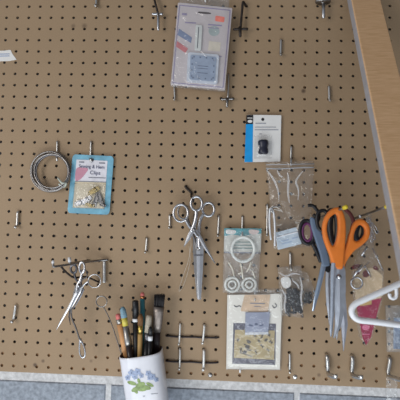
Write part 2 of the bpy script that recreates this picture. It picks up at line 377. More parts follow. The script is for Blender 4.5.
MB().prism(P([(177, 41), (188, 48.5), (185.5, 53), (176, 46.5)], D0 + .0006), .0004).build('red_stripe', mat('red print', (196, 108, 112), .5), t)
MB().prism(roundrect([(215.5, 15.5), (224.8, 17), (224, 22.3), (215, 21)], D0 + .0006, .15), .0004).build('price_sticker', mat('salmon sticker', (236, 118, 98), .5), t)
MB().prism(P([(209, 41), (221, 42.5), (220, 51.5), (208, 50.5)], D0 + .0006), .0004).build('printed_panel', mat('beige print', (210, 200, 184), .5), t)
MB().prism(ell(214, 31, 5.5, 5, D0 + .0006, 20), .0004).build('printed_seal', mat('grey green print', (160, 172, 172), .5), t)
for a, c, w in (((185, 22.5), (196, 23), 1.2), ((208, 24.5), (222, 25.6), 1.3), ((208, 27.5), (219, 28.4), .9), ((182, 14), (187, 14.3), 2.2), ((217, 56), (222, 56.6), .8)): MB().prism(strip(a, c, w, D0 + .0006), .0003).build('printed_line', LI, t)
MB().prism(roundrect([(198, 11.3), (211, 12.5), (210.8, 14.3), (197.8, 13.3)], D0 + .0006, .3), .0004).build('hang_slot', mat('dark slot', (70, 58, 60), .8), t)
ru = MB().prism(roundrect([(195.8, 24.5), (202.5, 25), (201, 50.5), (194.3, 50)], D0 + .004, .12), .004, .0008).build('ruler', mat('grey white tool plastic', (206, 208, 206), .4), t)
mb = MB().prism(P([(198.3, 27), (199.1, 27), (197.8, 48), (197, 48)], D0 + .0043), .0004); mb.build('ruler_print', INK, ru)
pc = MB().prism(roundrect([(187.8, 51.8), (219.3, 54.5), (217.5, 84), (186.5, 81.5)], D0 + .005, .08), .005, .0008).build('plate_case', mat('pale case plastic', (198, 204, 216), .3), t)
PQ = [(190.5, 54.5), (216.5, 56.8), (215, 81.5), (189.3, 79.3)]
MB().prism(roundrect(PQ, D0 + .0062, .08), .0014).build('blue_plate', mat('blue plate plastic', (146, 160, 184), .4), pc)
mb = MB()
for i in range(4):
    for (u, v) in ((.14 + .24 * i, .08), (.14 + .24 * i, .92), (.08, .14 + .24 * i), (.92, .14 + .24 * i)):
        c = quad(PQ, D0 + .0064, u, v); mb.box((c.x - .0014, c.y - .0004, c.z - .0014), (c.x + .0014, c.y + .0002, c.z + .0014))
for v in (.42, .52, .7):
    u = quad(PQ, D0 + .0064, .3, v); w = quad(PQ, D0 + .0064, .7, v); mb.prism([u + V((0, 0, .0007)), w + V((0, 0, .0007)), w - V((0, 0, .0007)), u - V((0, 0, .0007))], .0003)
mb.build('plate_marks', mat('slate marks', (86, 98, 124), .5), pc)
pouch([(180.5, -8), (229.5, -3), (225.5, 91), (170, 86)], D0 + .006, .006, 3, 16, 20, .0016, .009).build('film', film('packet film', .17), t)
peg((205.5, -7), (205.2, -1), 'silver peg at the top edge that carries the white top packet', 2.4, (205.5, 1, .032))

# ------------------------------------------------------------------ coil of wire
t = thing('wire_coil', 'round coil of silver wire hanging beside the blue clip card', 'wire', W(51, 192, .006))
mb = MB(); rnd = random.Random(4)
for k, (cx, cy, rx, ry) in enumerate(((50.3, 171.6, 19.8, 20.2), (51.2, 172.6, 18.6, 18.8), (49.8, 170.8, 18.4, 19.0), (52.0, 172.4, 16.6, 18.2), (51.5, 171.0, 17.2, 17.0))):
    mb.tube(ell(cx, cy, rx, ry, .005 + .003 * k, 44), .72 * S(), 8, True)
mb.build('strands', NICKEL, t)
mb = MB()
for k, (cx, cy, rx, ry) in enumerate(((50.8, 172, 17.8, 18.4), (52.2, 171.6, 16, 16.6))): mb.tube(ell(cx, cy, rx, ry, .0065 + .009 * k, 40), .7 * S(), 7, True)
mb.build('dark_strands', mat('dull steel strand', (110, 110, 116), .35, 1, .1, 80), t)
mb = MB().tube(smooth(P([(58, 178, .02), (62, 183, .03), (66, 183, .022), (64, 187, .008), (59, 184, .02)], .02), 4), 1.0 * S(), 7)
mb.build('twist_tie', mat('pale plastic tie', (190, 196, 186), .5), t)

# ------------------------------------------------------------------ blue clip card
Q = [(72.7, 154.3), (113.8, 156.2), (109.3, 214.8), (67.3, 213)]; D0 = .006
t = thing('clip_card', 'pale blue card of metal clips with printed heading beside the wire coil', 'packet', W(88, 214, D0 - .002))
MB().prism(roundrect(Q, D0, .07), .0012).build('card', mat('sky blue card', (112, 170, 194), .45, 0, .1, 60), t)
q2 = [quad_ for quad_ in ((76.5, 159.5), (107.5, 160.8), (106, 182), (74.7, 181))]
hp = MB().prism(P(q2, D0 + .0006), .0005).build('heading_panel', mat('pale heading', (218, 216, 224), .5), t)
MB().prism(P([(75.2, 181.2), (106, 182.2), (104.2, 208.6), (72.6, 207.6)], D0 + .0006), .0005).build('window_panel', mat('beige window', (212, 198, 170), .5, 0, .08, 50), t)
MB().prism([p for p in smooth(P([(76.5, 168.5), (83, 167.5), (88, 169), (85, 174), (80, 179.5), (75.3, 180)], D0 + .001), 4, True)], .0003).build('pink_print', mat('pink print', (196, 138, 158), .5), hp)
NAVY = mat('slate blue ink', (104, 106, 130), .6)
text('heading_text', 'Sewing & Hem', 91.5, 168.3, 5.0, NAVY, hp, D0 + .0012, 2, wide=.9)
text('heading_text', 'Clips', 95, 174.6, 5.4, NAVY, hp, D0 + .0012, 2)
for a, c, w in (((75, 181.2), (106.2, 182.2), .8), ((88.5, 177.5), (105.5, 178), .9), ((79, 162), (84, 162.2), 1.2), ((99, 163), (105, 163.2), 1.2)): MB().prism(strip(a, c, w, D0 + .0012), .0003).build('printed_line', INKPALE, hp)
MB().prism(ell(92, 159.8, 1.7, 1.5, D0 + .0013, 14), .0003).build('hang_hole', mat('dark slot', (70, 58, 60), .8), t)
def clip(cx, cy, L, w, ang, m, dep):
    a = math.radians(ang); ux, uy = math.cos(a), math.sin(a); mb = MB()
    def o(s, n): return (cx + ux * s * L / 2 - uy * n * w / 2, cy + uy * s * L / 2 + ux * n * w / 2)
    mb.prism(P([o(-1, -.8), o(.2, -1), o(1, -.7), o(1, .7), o(.2, 1), o(-1, .8)], dep), .0012, .0004)
    mb.tube(P([o(.3, -1.05), o(.3, 1.05)], dep + .0012), .7 * S(), 8)
    mb.tube(smooth(P([o(.3, -.6), o(-.8, -.75), o(-1.25, 0), o(-.8, .75), o(.3, .6)], dep + .0015), 3), .35 * S(), 6)
    return mb.build('clip', m, t)
for a in ((94.3, 190.5, 11.5, 5.5, -32, BRASS, D0 + .006), (100, 199, 12, 4.5, 70, NICKEL, D0 + .004), (95.5, 201, 12, 4.5, 105, NICKEL, D0 + .0032), (86.5, 200, 11, 5, -35, STEEL, D0 + .005), (79.5, 202.5, 9, 5, -25, STEEL, D0 + .003), (90.5, 205.2, 8, 3.6, 10, BRASS, D0 + .006), (103, 205, 6, 3.5, 20, NICKEL, D0 + .006)): clip(*a)
pouch([(74, 183), (106, 184), (103.8, 209.5), (71.6, 208)], D0 + .003, .008, 5, 10, 10, .001, .002).build('blister', film('clear blister', .12, bump=.3), t)

# ------------------------------------------------------------------ white and blue card with black spool
Q = [(246.6, 114.8), (281.3, 115.2), (280.3, 161.5), (244.4, 162.3)]; D0 = .006
t = thing('button_card', 'small white card with bright blue edge and a black toggle', 'packet', W(263, 162, D0 - .002))
MB().prism(roundrect(Q, D0, .02), .0012).build('card', WHITE, t)
MB().prism(P([(245.9, 124), (253, 124), (252.6, 162), (244.5, 162.1)], D0 + .0006), .0005).build('blue_edge', mat('bright blue print', (20, 150, 220), .4), t)
MB().prism(P([(246.5, 115), (253.2, 115), (253, 124.2), (246, 124.4)], D0 + .0006), .0005).build('black_corner', BLACK, t)
mb = MB().prism(ell(250, 121.3, 2.4, 1.5, D0 + .001, 14), .0003); mb.prism(strip((247.5, 118), (252.5, 118), .7, D0 + .001), .0003); mb.build('emblem', WHITE, t)
MB().prism(ell(262.8, 119.4, 1.5, 1.5, D0 + .001, 12), .0003).build('hang_hole', BLACK, t)
for a, c, w in (((255.5, 123.4), (266, 123.4), .9), ((255, 127.2), (276, 127.2), .7), ((254.7, 129.8), (278.5, 129.8), .8), ((259, 134), (262, 134), .6)): MB().prism(strip(a, c, w, D0 + .0008), .0003).build('printed_line', mat('silver grey ink', (158, 160, 170), .6), t)
mb = MB()
for dy, hh in ((0, 0), (0, 1)):
    pass
prof = [(0, 3.6), (.8, 4.8), (2.4, 5.2), (4.5, 5.0), (6.2, 4.6), (7.2, 4.4), (8.2, 4.6), (10, 4.9), (12, 5.1), (13.4, 4.7), (14.2, 3.4)]
pts = P([(263.2, 140 + a) for a, _ in prof], D0 + .007)
mb.tube(pts, [w * S() for _, w in prof], 20, False, .9); mb.build('toggle', mat('blue black plastic', (34, 36, 52), .35), t)
pouch([(254.5, 135.5), (272, 135.5), (271.5, 158.5), (254.2, 158.5)], D0 + .0012, .0125, 5, 16, 16, .0001, .0004).build('blister', film('toggle blister', .05, bump=.0), t)

# ------------------------------------------------------------------ clear zip bag with a white box
t = thing('zip_bag', 'large clear zip bag hanging empty but for a white pack at its foot', 'bag', W(290, 249, .008))
ZQ = [(265.5, 161.5), (314.5, 161), (310, 247), (274, 249)]
pouch(ZQ, .012, .006, 11, 18, 22, .004, .004).build('film', film('zip bag film', .07, bump=1.0, scale=22, rough=.08), t)
fz = [c for c in t.children if c.name.startswith('film')][0]
mb = MB().tube(smooth(P([(266, 168.3), (278, 168.8), (290, 168.2), (302, 167.6), (314, 167.4)], .0185), 3), .6 * S(), 8); mb.tube(P([(266, 164.8), (314.2, 163.8)], .0165), .5 * S(), 6)
mb.build('zip', mat('milky zip strip', (172, 172, 176), .25), fz)
GLARE_RIDGE = film('film crease', .62, (244, 246, 250), .2, 60, .15)  # whitish film for raised ridges that paint glare streaks onto the bags
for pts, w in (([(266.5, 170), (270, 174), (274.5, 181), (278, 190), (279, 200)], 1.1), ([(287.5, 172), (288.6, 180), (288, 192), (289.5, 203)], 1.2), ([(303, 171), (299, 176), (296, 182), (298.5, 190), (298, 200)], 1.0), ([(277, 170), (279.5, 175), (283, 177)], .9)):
    p = smooth(P(pts, .021), 4); MB().tube(p, [w * S() * (.35 + .65 * math.sin(math.pi * k / (len(p) - 1))) for k in range(len(p))], 8, False, .5).build('glare_ridge', GLARE_RIDGE, fz)
tw = thing('white_pack', 'white folded pack lying tilted in the foot of the clear zip bag', 'pack', W(289, 249, .012))
BQ = [(275.5, 232.5), (296.5, 227), (302, 243.8), (278, 250)]
MB().prism(roundrect(BQ, .0145, .05), .005, .001).build('sleeve', mat('pale blue white sleeve', (196, 208, 220), .3, 0, .06, 50), tw)
mb = MB().tube(smooth(P([(276.6, 237.5), (287, 234.6), (298, 231.8)], .0148), 4), .7 * S(), 8); mb.build('fold_ridge', WHITEPL, tw)
for a, c in (((281, 241.5), (289, 239.4)), ((282, 244), (292, 241.4)), ((292, 238.6), (298, 237))): MB().prism(strip(a, c, 1.4, .0149), .0003).build('printed_line', mat('faint blue print', (166, 184, 208), .5), tw)
# wire hairpin
mb = MB(); mb.tube(smooth(P([(274.8, 246), (275, 232), (274.2, 216), (272.8, 210.5), (271, 208.6), (269.6, 211), (269.6, 226), (271, 240)], .026), 5), 1.0 * S(), 9)
tag(mb.build('wire_hairpin', mat('white coated wire', (214, 216, 220), .3, .3), None), 'long narrow white wire hairpin hanging left of the white pack', 'wire pin')
peg((279.5, 206), (272, 208.5), 'thin silver peg inside the bend of the white wire hairpin', 1.4, (271.6, 211.6, .028))

# ------------------------------------------------------------------ bag of rings
t = thing('ring_bag', 'clear bag with teal header holding plastic rings above the framed packet', 'bag', W(242, 293, .006))
HQ = [(224.3, 228.2), (261.5, 228.5), (260.8, 253.5), (223.8, 252.8)]
hc = MB().prism(P(HQ, .0085), .0008).build('header_card', mat('pale header', (206, 206, 200), .5, 0, .04, 40), t)
MB().prism(P([(224.3, 228.2), (261.5, 228.5), (261.3, 233.6), (252, 234.2), (243, 236.4), (233, 234.4), (224.2, 236)], .0091), .0005).build('teal_band', mat('teal print', (76, 160, 172), .45, 0, .1, 60), hc)
MB().prism(smooth(P([(226, 230), (231, 229.6), (236, 231), (234, 234), (227, 234)], .0097), 4, True), .0004).build('white_print', WHITE, hc)
MB().prism(smooth(P([(249, 230), (254, 229.6), (259, 231), (257, 234), (250, 234)], .0097), 4, True), .0004).build('white_print', mat('pinkish print', (228, 208, 204), .5), hc)
for y in (242, 245.2, 248.2): MB().prism(strip((233, y), (253, y + .2), 1.0, .0093), .0003).build('printed_line', mat('grey green ink', (120, 142, 138), .6), hc)
MB().prism(P([(224, 251.8), (260.8, 252.4), (260.8, 253.6), (224, 252.9)], .0093), .0003).build('header_fold', INKPALE, hc)
MB().tube(ell(243, 249.3, 11.3, 12.2, .0165, 40), 1.5 * S(), 10, True, .7).build('ring', mat('milky ring plastic', (214, 216, 212), .3), t)
for cx, cy, R, q in ((232.2, 284.5, 7, 0), (249.2, 284.5, 6.6, 1)):
    mb = MB()
    for k in range(2): mb.tube(ell(cx, cy, R - k * 3.4, (R - k * 3.4), .0115, 28), (1.35 - .3 * k) * S(), 8, True)
    mb.build('coil', mat('clear coil plastic', (212, 212, 206), .2), t)
mb = MB()
for pts in ([(240.5, 263), (242, 270), (243, 279)], [(251, 262), (249, 268), (246.5, 272)], [(228, 262), (232, 268), (234, 276)], [(238, 274), (243, 272)], [(252, 270), (255, 278)]): mb.tube(smooth(P(pts, .0112), 3), .8 * S(), 8)
mb.build('plastic_pins', OFFWHITE, t)
pouch([(224, 228), (261.8, 228.3), (258.3, 293), (222.8, 292.5)], .0135, .007, 8, 14, 18, .0014, .007).build('film', film('ring bag film', .26, bump=.9, scale=45), t)

# ------------------------------------------------------------------ framed pattern packet
Q = [(227.3, 295), (282.4, 293.6), (279.8, 369.6), (226.2, 368.9)]; D0 = .0062
t = thing('pattern_packet', 'white framed pattern packet with a tan floral picture at the bottom', 'packet', W(253, 369, D0 - .002))
MB().prism(P(Q, D0), .0015, .0003).build('card', mat('warm white card', (232, 228, 220), .55, 0, .02, 30), t)
pi_ = MB().prism(P([(233.4, 323), (276, 323.8), (275.3, 365), (232.2, 363.7)], D0 + .0006), .0005).build('picture', mat('slate print', (92, 90, 104), .5, 0, .1, 60), t)
MB().prism(P([(235, 329.8), (274.7, 330.6), (274.2, 359.8), (233.8, 357.8)], D0 + .0011), .0004).build('quilt_print', mat('tan print', (178, 160, 120), .5, 0, .08, 50), pi_)
rnd = random.Random(12); mb = MB()
for (cx, cy) in ((238, 340), (241, 350), (246, 345), (248.5, 341), (249, 350), (255, 336), (259, 341), (262, 336.5), (266, 340), (269, 335), (271, 342), (262, 346), (268, 350), (256, 352)):
    for k in range(3):
        a = rnd.uniform(0, 3.1); L = rnd.uniform(1.2, 2.6); mb.prism(strip((cx - L * math.cos(a), cy - L * math.sin(a)), (cx + L * math.cos(a), cy + L * math.sin(a)), .8, D0 + .0014), .0003)
for (cx, cy, w) in ((247.5, 347, 2.6), (249, 342, 2.0), (245, 352, 2.2)): mb.prism(ell(cx, cy, w, w * .8, D0 + .0015, 10), .0003)
mb.prism(strip((240, 352.5), (252, 356.5), 1.0, D0 + .0014), .0003)
mb.build('floral_print', mat('dark floral ink', (96, 90, 88), .6), pi_)
for s0 in (((234, 305.5), (236.5, 307), (239, 305.8), (241, 307)), ((272.5, 305.5), (274, 308), (276.5, 306), (275, 303.5))): MB().tube(smooth(P(s0, D0 + .0008), 3), .4 * S(), 6).build('scroll_print', INK, t)
tt = MB().prism(P([(244.8, 294.8), (270.4, 294.6), (267.8, 313), (240.6, 311.2)], D0 + .0014), .0007).build('tan_tag', mat('pinkish tan tag', (212, 184, 156), .55), t)
mb = MB(); mb.prism(strip((250, 303.2), (265, 303.6), 1.0, D0 + .0017), .0003); mb.prism(strip((254, 306.4), (261, 306.6), .7, D0 + .0017), .0003); mb.build('tag_printing', INKPALE, tt)
fp = MB().prism(roundrect([(245.5, 312.4), (270.2, 312), (268.2, 334.5), (245, 335)], D0 + .0045, .04), .003, .0006).build('floss_pouch', mat('blue grey pouch', (150, 156, 178), .4, 0, .06, 40), t)
mb = MB()
for cx, cy, rx, ry, a in ((250.8, 325.4, 2.6, .9, 15), (256.3, 324.2, 1.8, 1.2, 0), (261.6, 325.2, 2.6, .9, -15)): mb.prism(ell(cx, cy, rx, ry, D0 + .0048, 12, a), .0003)
mb.build('pouch_emblem', mat('navy ink', (92, 100, 128), .6), fp)
mb = MB().prism(P([(245.2, 332.5), (268.4, 332), (268.2, 334.4), (245, 334.9)], D0 + .0049), .0004); mb.build('pouch_seal', mat('pale pouch seal', (206, 208, 214), .3), fp)
MB().prism(ell(254.8, 299.5, 1, .8, D0 + .0018, 10), .0003).build('hang_hole', BLACK, t)
pouch([(227, 289.5), (284, 288.8), (281.3, 370.3), (226, 369.6)], D0 + .0075, .003, 17, 12, 16, .0006, .009).build('film', film('packet film smooth', .10, bump=.3), t)
peg((254.8, 288.5), (254.8, 299), 'short peg that carries the framed pattern packet', 1.6, (254.8, 300, .014))

# ------------------------------------------------------------------ bags of black beads
def bead_bag(label, q, dep, bead_poly, n, sd, blabel, puff=.008):
    t = thing('bead_bag', label, 'bag', W((q[2][0] + q[3][0]) / 2, max(q[2][1], q[3][1]), dep - .004), 'clear bags of black beads')
    pouch(q, dep + .004, puff, sd, 12, 14, .0022, .007).build('film', film('bead bag film', .14, bump=1.0, scale=50, rough=.08), t)
    rnd = random.Random(sd); mb = MB()
    for k in range(n):
        u, v = rnd.random(), rnd.random(); p = quad(bead_poly, dep + rnd.uniform(-.002, .0065 * math.sin(math.pi * u)), u, v); s1 = rnd.uniform(.0020, .0036)
        mb.ball(p, s1, s1 * .8, s1 * rnd.uniform(.7, 1.2), 7, 5)
    tag(mb.build('black_beads', mat('blue black beads', (16, 16, 26), .22, 0, .3, 300), None), blabel, 'beads', None, 'stuff')
    return t
t = bead_bag('clear bag of black beads right of the framed packet, the nearer one', [(277.8, 267.5), (301.5, 266), (303.8, 317.8), (281.5, 315.8)], .018, [(287.5, 287), (298.5, 290), (302, 313), (284.5, 313.5)], 260, 21, 'black beads filling the nearer clear bag beside the framed packet')
fb = [c for c in t.children if c.name.startswith('film')][0]
for pts, w in (([(279.5, 273), (286, 276), (293, 273.5), (300, 274.5)], .9), ([(300, 277), (302, 287), (301, 298), (302.5, 310)], .9), ([(282, 290), (285.5, 296), (284.5, 306), (286, 313)], 1.0), ([(292, 280), (297, 284), (299, 289)], .8)):  # bead bag highlights put in as whitish ridges
    p = smooth(P(pts, .032), 4); MB().tube(p, [w * S() * (.35 + .65 * math.sin(math.pi * k / (len(p) - 1))) for k in range(len(p))], 8, False, .5).build('glare_ridge', GLARE_RIDGE, fb)
MB().prism(smooth(P([(281, 278.5), (289, 277.5), (291, 284), (288, 288), (283, 287)], .024), 4, True), .0006).build('paper_slip', WHITE, t)
bead_bag('small clear bag of black beads peeping out behind the nearer bead bag', [(299, 270), (308, 273), (318, 298), (301, 308)], .006, [(304.5, 294), (311, 292), (312, 302), (304, 304)], 45, 23, 'few black beads in the rear clear bag by the thin scissor blade', .006)

# ------------------------------------------------------------------ left bracket with hanging tools
t = thing('wire_bracket', 'braced wire bracket at the left that carries the small scissors', 'hook', W(104.5, 282))
w_ = 1.15
mb = MB().tube(smooth([W(104.6, 261) + V((0, .005, 0)), W(104.6, 261.2, .003), W(104.6, 265, .004), W(104.5, 279, .004), W(104.4, 282.5, .004)], 4), 2.0 * S(), 10); mb.build('upright', ZINC, t)
mb = MB().tube(smooth([W(108.5, 259.8, .004), W(98, 260.6, .012), W(84, 262.4, .04), W(70, 264.3, .07), W(56, 266.4, .095), W(53.3, 266.2, .098), W(53, 262, .098)], 4), w_ * S(.05), 9); mb.build('arm', NICKEL, t)
mb = MB().tube(smooth([W(98.5, 282) + V((0, .005, 0)), W(98, 281.8, .004), W(86, 276.8, .022), W(74, 277.5, .05), W(66, 272, .068), W(61, 266.5, .082)], 4), 1.0 * S(.04), 8); mb.build('brace', IRON, t)
MB().ball(W(53, 262.3, .098), 1.5 * S(.1), None, 2.2 * S(.1)).build('tip', WHITEPL, t)
t = thing('tipped_hook', 'white tipped wire hook just above the hanging small scissors at left', 'hook', W(88, 260))
MB().tube(smooth([W(88, 260.5) + V((0, .005, 0)), W(87.6, 260.6, .006), W(80, 262, .03), W(72, 263, .05), W(69.8, 262.5, .055), W(69.6, 259, .055)], 4), 1.2 * S(.05), 8).build('wire', NICKEL, t)
MB().tube(P([(69.6, 262, .055), (69.5, 257.3, .055)], .055), 1.6 * S(.05), 10).build('tip', WHITEPL, t)
# small scissors (left)
def blade(mb, pts, widths, dep, thick=.0016):
    pts = [(p[0], p[1]) for p in pts]; L = []; R = []
    for i, (p, w) in enumerate(zip(pts, widths)):
        a = pts[max(0, i - 1)]; b2 = pts[min(len(pts) - 1, i + 1)]; dx, dy = b2[0] - a[0], b2[1] - a[1]; l = math.hypot(dx, dy)
        L.append((p[0] - dy / l * w / 2, p[1] + dx / l * w / 2)); R.append((p[0] + dy / l * w / 2, p[1] - dx / l * w / 2))
    n = len(pts); dp = dep if isinstance(dep, (list, tuple)) else [dep] * n
    vs = []
    for i in range(n):
        a, b2 = W(*L[i], dp[i]), W(*R[i], dp[i]); c = (a + b2) / 2 + V((0, -thick * .5, 0)); vs += [a, c, b2, b2 + V((0, thick, 0)), a + V((0, thick, 0))]
    fs = []
    for i in range(n - 1):
        for k in range(5): l = (k + 1) % 5; fs.append([i * 5 + k, i * 5 + l, i * 5 + 5 + l, i * 5 + 5 + k])
    fs += [[4, 3, 2, 1, 0], [(n - 1) * 5 + k for k in range(5)]]
    mb.add(vs, fs); return mb
def scissors_half(parent, ring, shank, bl, wd, dep, m=STEEL, rr=1.0, wire=1.0, n=None):
    """one half: finger ring, shank and blade"""
    mb = MB(); mb.tube(ell(*ring, dep, 26), rr * S(dep), 9, True, .8)
    mb.tube(smooth(P(shank, dep), 4), [wire * S(dep)] * (4 * (len(shank) - 1) + 1), 9, False, .8); mb.build('handle', m, parent)
    blade(MB(), bl, wd, dep - .0004).build('blade', m, parent)
t = thing('small_scissors', 'small silver scissors hanging point down from the left bracket', 'scissors', W(66, 330, .05))
scissors_half(t, (73.6, 268.8, 3.0, 4.0), [(74, 272.5), (75.5, 278), (79, 284), (79.5, 288)], [(79.5, 287), (77, 294), (70, 309), (69, 317), (70.3, 325)], [2.0, 1.7, 1.4, 1.2, .4], .052, MATS['dull steel strand'], 1.2, 1.2)
scissors_half(t, (82, 267.5, 2.6, 5.4), [(82, 272.5), (80.5, 279), (77.5, 285), (76.6, 290)], [(77.2, 287), (76, 293), (68, 309), (61, 321), (56, 330)], [2.2, 2.2, 2.0, 1.6, .4], .056, STEEL, 1.2, 1.3)
MB().tube([W(78.6, 286, .06), W(78.6, 286, .0625)], 1.4 * S(.06), 10).build('pivot', STEEL, t)
t = thing('embroidery_scissors', 'thin ringed silver snips behind the small scissors on the left bracket', 'scissors', W(80, 300, .03))
scissors_half(t, (94.5, 281, 6.3, 6.6), [(88.2, 281.5), (84.5, 284), (81.5, 288)], [(81.5, 287), (80, 292), (74, 303), (70, 310)], [2, 1.8, 1.4, .3], .045, STEEL, .55, .9)
scissors_half(t, (84, 274, 3.2, 4.6), [(83, 278.2), (81, 283), (83.5, 290)], [(83.5, 289), (81, 295), (76, 304), (72, 310)], [2, 1.8, 1.4, .3], .042, MATS['dull steel strand'], .6, .9)
t = thing('hook_pick', 'slim pick hanging below the small scissors with an oval silver eye at its foot', 'hand tool', W(82, 358, .03))
MB().tube(smooth(P([(76, 285), (73.5, 296), (71.3, 315), (76, 328), (80.3, 341.5)], .034), 4), .85 * S(.03), 8).build('shank', NICKEL, t)
MB().tube(smooth(P([(80.4, 339), (79.6, 343), (79.8, 353), (82.5, 357.5), (85, 355), (84.2, 347), (81.5, 341)], .034), 4, True), .9 * S(.03), 9, True).build('eye', STEEL, t)
MB().tube(P([(80.2, 338.5), (80.9, 343)], .034), 1.4 * S(.03), 10).build('collar', STEEL, t)

# ------------------------------------------------------------------ middle scissors
t = thing('long_scissors', 'long narrow silver shears with closed blades in the middle of the board', 'scissors', W(199, 299, .008))
scissors_half(t, (183.2, 211.8, 5.2, 7), [(186.5, 217.5), (190, 226), (194.5, 240), (197, 250)], [(196, 238), (196.8, 250), (197.4, 270), (198.6, 298)], [6.6, 7.6, 6.6, 3.4], .014, NICKEL, 1.0, 1.6)
scissors_half(t, (208.4, 209.4, 5.9, 6.8), [(203.8, 213.8), (200.3, 220), (199, 232), (199.5, 250)], [(199.5, 238), (200, 250), (199.8, 270), (199.3, 299.5)], [6, 7.2, 6.2, 3.4], .018, STEEL, 1.35, 1.8)
MB().tube([W(198.2, 249, .0185), W(198.2, 249, .021)], 1.9 * S(), 12).build('pivot', NICKEL, t)
MB().prism(P([(193.8, 254.5), (203, 254.5), (203, 256), (193.8, 256)], .0205), .0012).build('blade_line', mat('dull steel line', (120, 120, 126), .4, 1), t)
t = thing('open_scissors', 'silver scissors with spread blades hanging in front of the long middle shears', 'scissors', W(199, 264, .026))
scissors_half(t, (180.7, 213, 7.2, 8.6), [(185.5, 219.5), (189, 226), (193.5, 231), (198, 237)], [(194.5, 230), (199, 236), (205, 247), (215.2, 263.5)], [3.6, 3.6, 3.0, .8], .029, STEEL, 1.25, 1.6)
scissors_half(t, (196.5, 203.5, 5.6, 7), [(196.3, 210.5), (196.2, 216), (194, 225), (191, 232)], [(194.4, 226), (191.5, 232), (188.5, 238), (184, 246.5)], [4, 4.4, 4, .8], .033, STEEL, 1.35, 2.0)
MB().tube([W(194, 229.5, .034), W(194, 229.5, .0365)], 1.5 * S(), 12).build('pivot', NICKEL, t)
mb = MB().tube(smooth(P([(190, 232, .02), (191, 245, .015), (188, 262, .008), (183, 276, .004), (179, 291, .003), (184, 284, .003), (190, 262, .007), (189, 246, .012)], .01), 5), .18 * S(), 5)
tag(mb.build('thread_loop', mat('white thread', (206, 200, 190), .8), None), 'loose pale thread trailing below the middle scissors', 'thread')

# ------------------------------------------------------------------ two long hooks with yellow caps
def long_hook(base, tip, L, label):
    t = thing('capped_hook', label, 'hook', W(*base), 'long hooks with yellow caps')
    a = W(*base); e = W(*tip, L)
    MB().tube([a + V((0, .005, 0)), a + V((0, -.004, 0)), a.lerp(e, .3), a.lerp(e, .7), e], 1.1 * S(.05), 10).build('rod', NICKEL, t)
    dv = (e - a).normalized(); MB().tube([e - dv * .009, e - dv * .007, e + dv * .003, e + dv * .005], [.0030, .0036, .0036, .002], 12).build('cap', YELLOW, t)
    return a, e
HA = long_hook((316, 219), (345.5, 207.2), .17, 'long hook with a yellow cap that carries the orange shears')
HB = long_hook((351.6, 219.3), (388, 206.2), .172, 'long hook with a yellow cap that carries the triangular needle packet')
MB().ball(W(360, 216.2, .052), 1.9 * S(.05)).build('hook_stop', STEEL, [o for o in bpy.data.objects if o.get('label', '').endswith('needle packet')][0])

# orange shears, hung on the first long hook
D1 = .132
t = thing('orange_shears', 'large dressmaking shears with bright orange handles at lower right', 'scissors', W(338, 336, D1 - .01))
def sm2(pts, n=4): return [(p.x, p.y) for p in smooth([V((a, b2, 0)) for a, b2 in pts], n, True)]
LH = sm2([(336.5, 207.3), (330.5, 210.5), (325.6, 217), (323, 226), (323.6, 237), (326.8, 247), (330.8, 257), (333.2, 267.5), (338.5, 269.5), (343.5, 268.2), (344.8, 257), (345.8, 245), (346.6, 231), (346, 220), (344, 212.5), (340.8, 208.2)])
LHh = sm2([(335.3, 214), (338.2, 217.5), (338.6, 230), (336.8, 241), (333.5, 246), (329.8, 240), (327.4, 229), (329.5, 219.5)])
RH = sm2([(344.8, 268.4), (338.8, 268.6), (340, 260), (344.5, 250), (348.4, 240), (350.4, 233), (354, 224), (358.8, 219.6), (364, 219.4), (369, 223.8), (371, 231), (369.4, 238.5), (364, 244.4), (355.6, 250.7), (349.8, 257.5), (346.3, 264)])
RHh = sm2([(361.2, 225), (365.3, 228.5), (365.2, 235), (360.3, 240.5), (355.4, 240.8), (354.6, 235.5), (357.2, 228)])
shape('handle', [LH, LHh], ORANGE, t, D1 + .009, .012, .004)
shape('handle', [RH, RHh], ORANGE, t, D1 + .004, .012, .004)
blade(MB(), [(337.5, 262), (338.8, 272), (339.8, 290), (339.6, 312), (338, 326), (334, 338)], [11, 13.4, 12.2, 9, 6, 1.2], D1 + .004, .003).build('blade', BLADE, t)
blade(MB(), [(334, 263), (333.6, 272), (332.8, 292), (332.2, 315), (331.2, 330), (331, 336.5)], [5, 6, 4.4, 4, 3.2, 1.2], D1 + .0085, .002).build('blade', mat('polished blade edge', (214, 220, 232), .25, 1), t)
MB().tube([W(339, 277, D1 + .006), W(339, 277, D1 + .0085)], 2.4 * S(D1), 14).build('pivot_screw', STEEL, t)

# black handled scissors behind the orange ones
D2 = .085
t = thing('black_scissors', 'black handled scissors hanging right behind the orange shears', 'scissors', W(343, 350, D2 - .008))
MB().tube(smooth(P([(333, 211), (330.6, 218), (330, 228), (331.6, 239), (334, 245), (336.5, 240), (337.6, 230), (337, 219), (335.2, 212)], D2), 4, True), 2.9 * S(D2), 10, True, .8).build('handle', BLACK, t)
MB().tube(smooth(P([(359.6, 222.5), (357.2, 227), (355.6, 234), (357.2, 240), (360.4, 240.6), (363.6, 235), (364.2, 229), (362.4, 224)], D2 - .004), 4, True), 2.8 * S(D2), 10, True, .8).build('handle', BLACK, t)
MB().tube(smooth(P([(345, 209.5), (350.2, 214), (353.2, 221), (352, 229), (349, 238)], D2 - .002), 4), 1.9 * S(D2), 10, False, .8).build('grip_lining', mat('maroon plastic', (104, 48, 48), .4), t)
mb = MB(); mb.tube(smooth(P([(332, 247), (336, 258), (339, 272)], D2), 4), 2.6 * S(D2), 10, False, .7); mb.tube(smooth(P([(353, 242), (347, 252), (341, 272)], D2 - .004), 4), 2.6 * S(D2), 10, False, .7); mb.build('shank', BLACK, t)
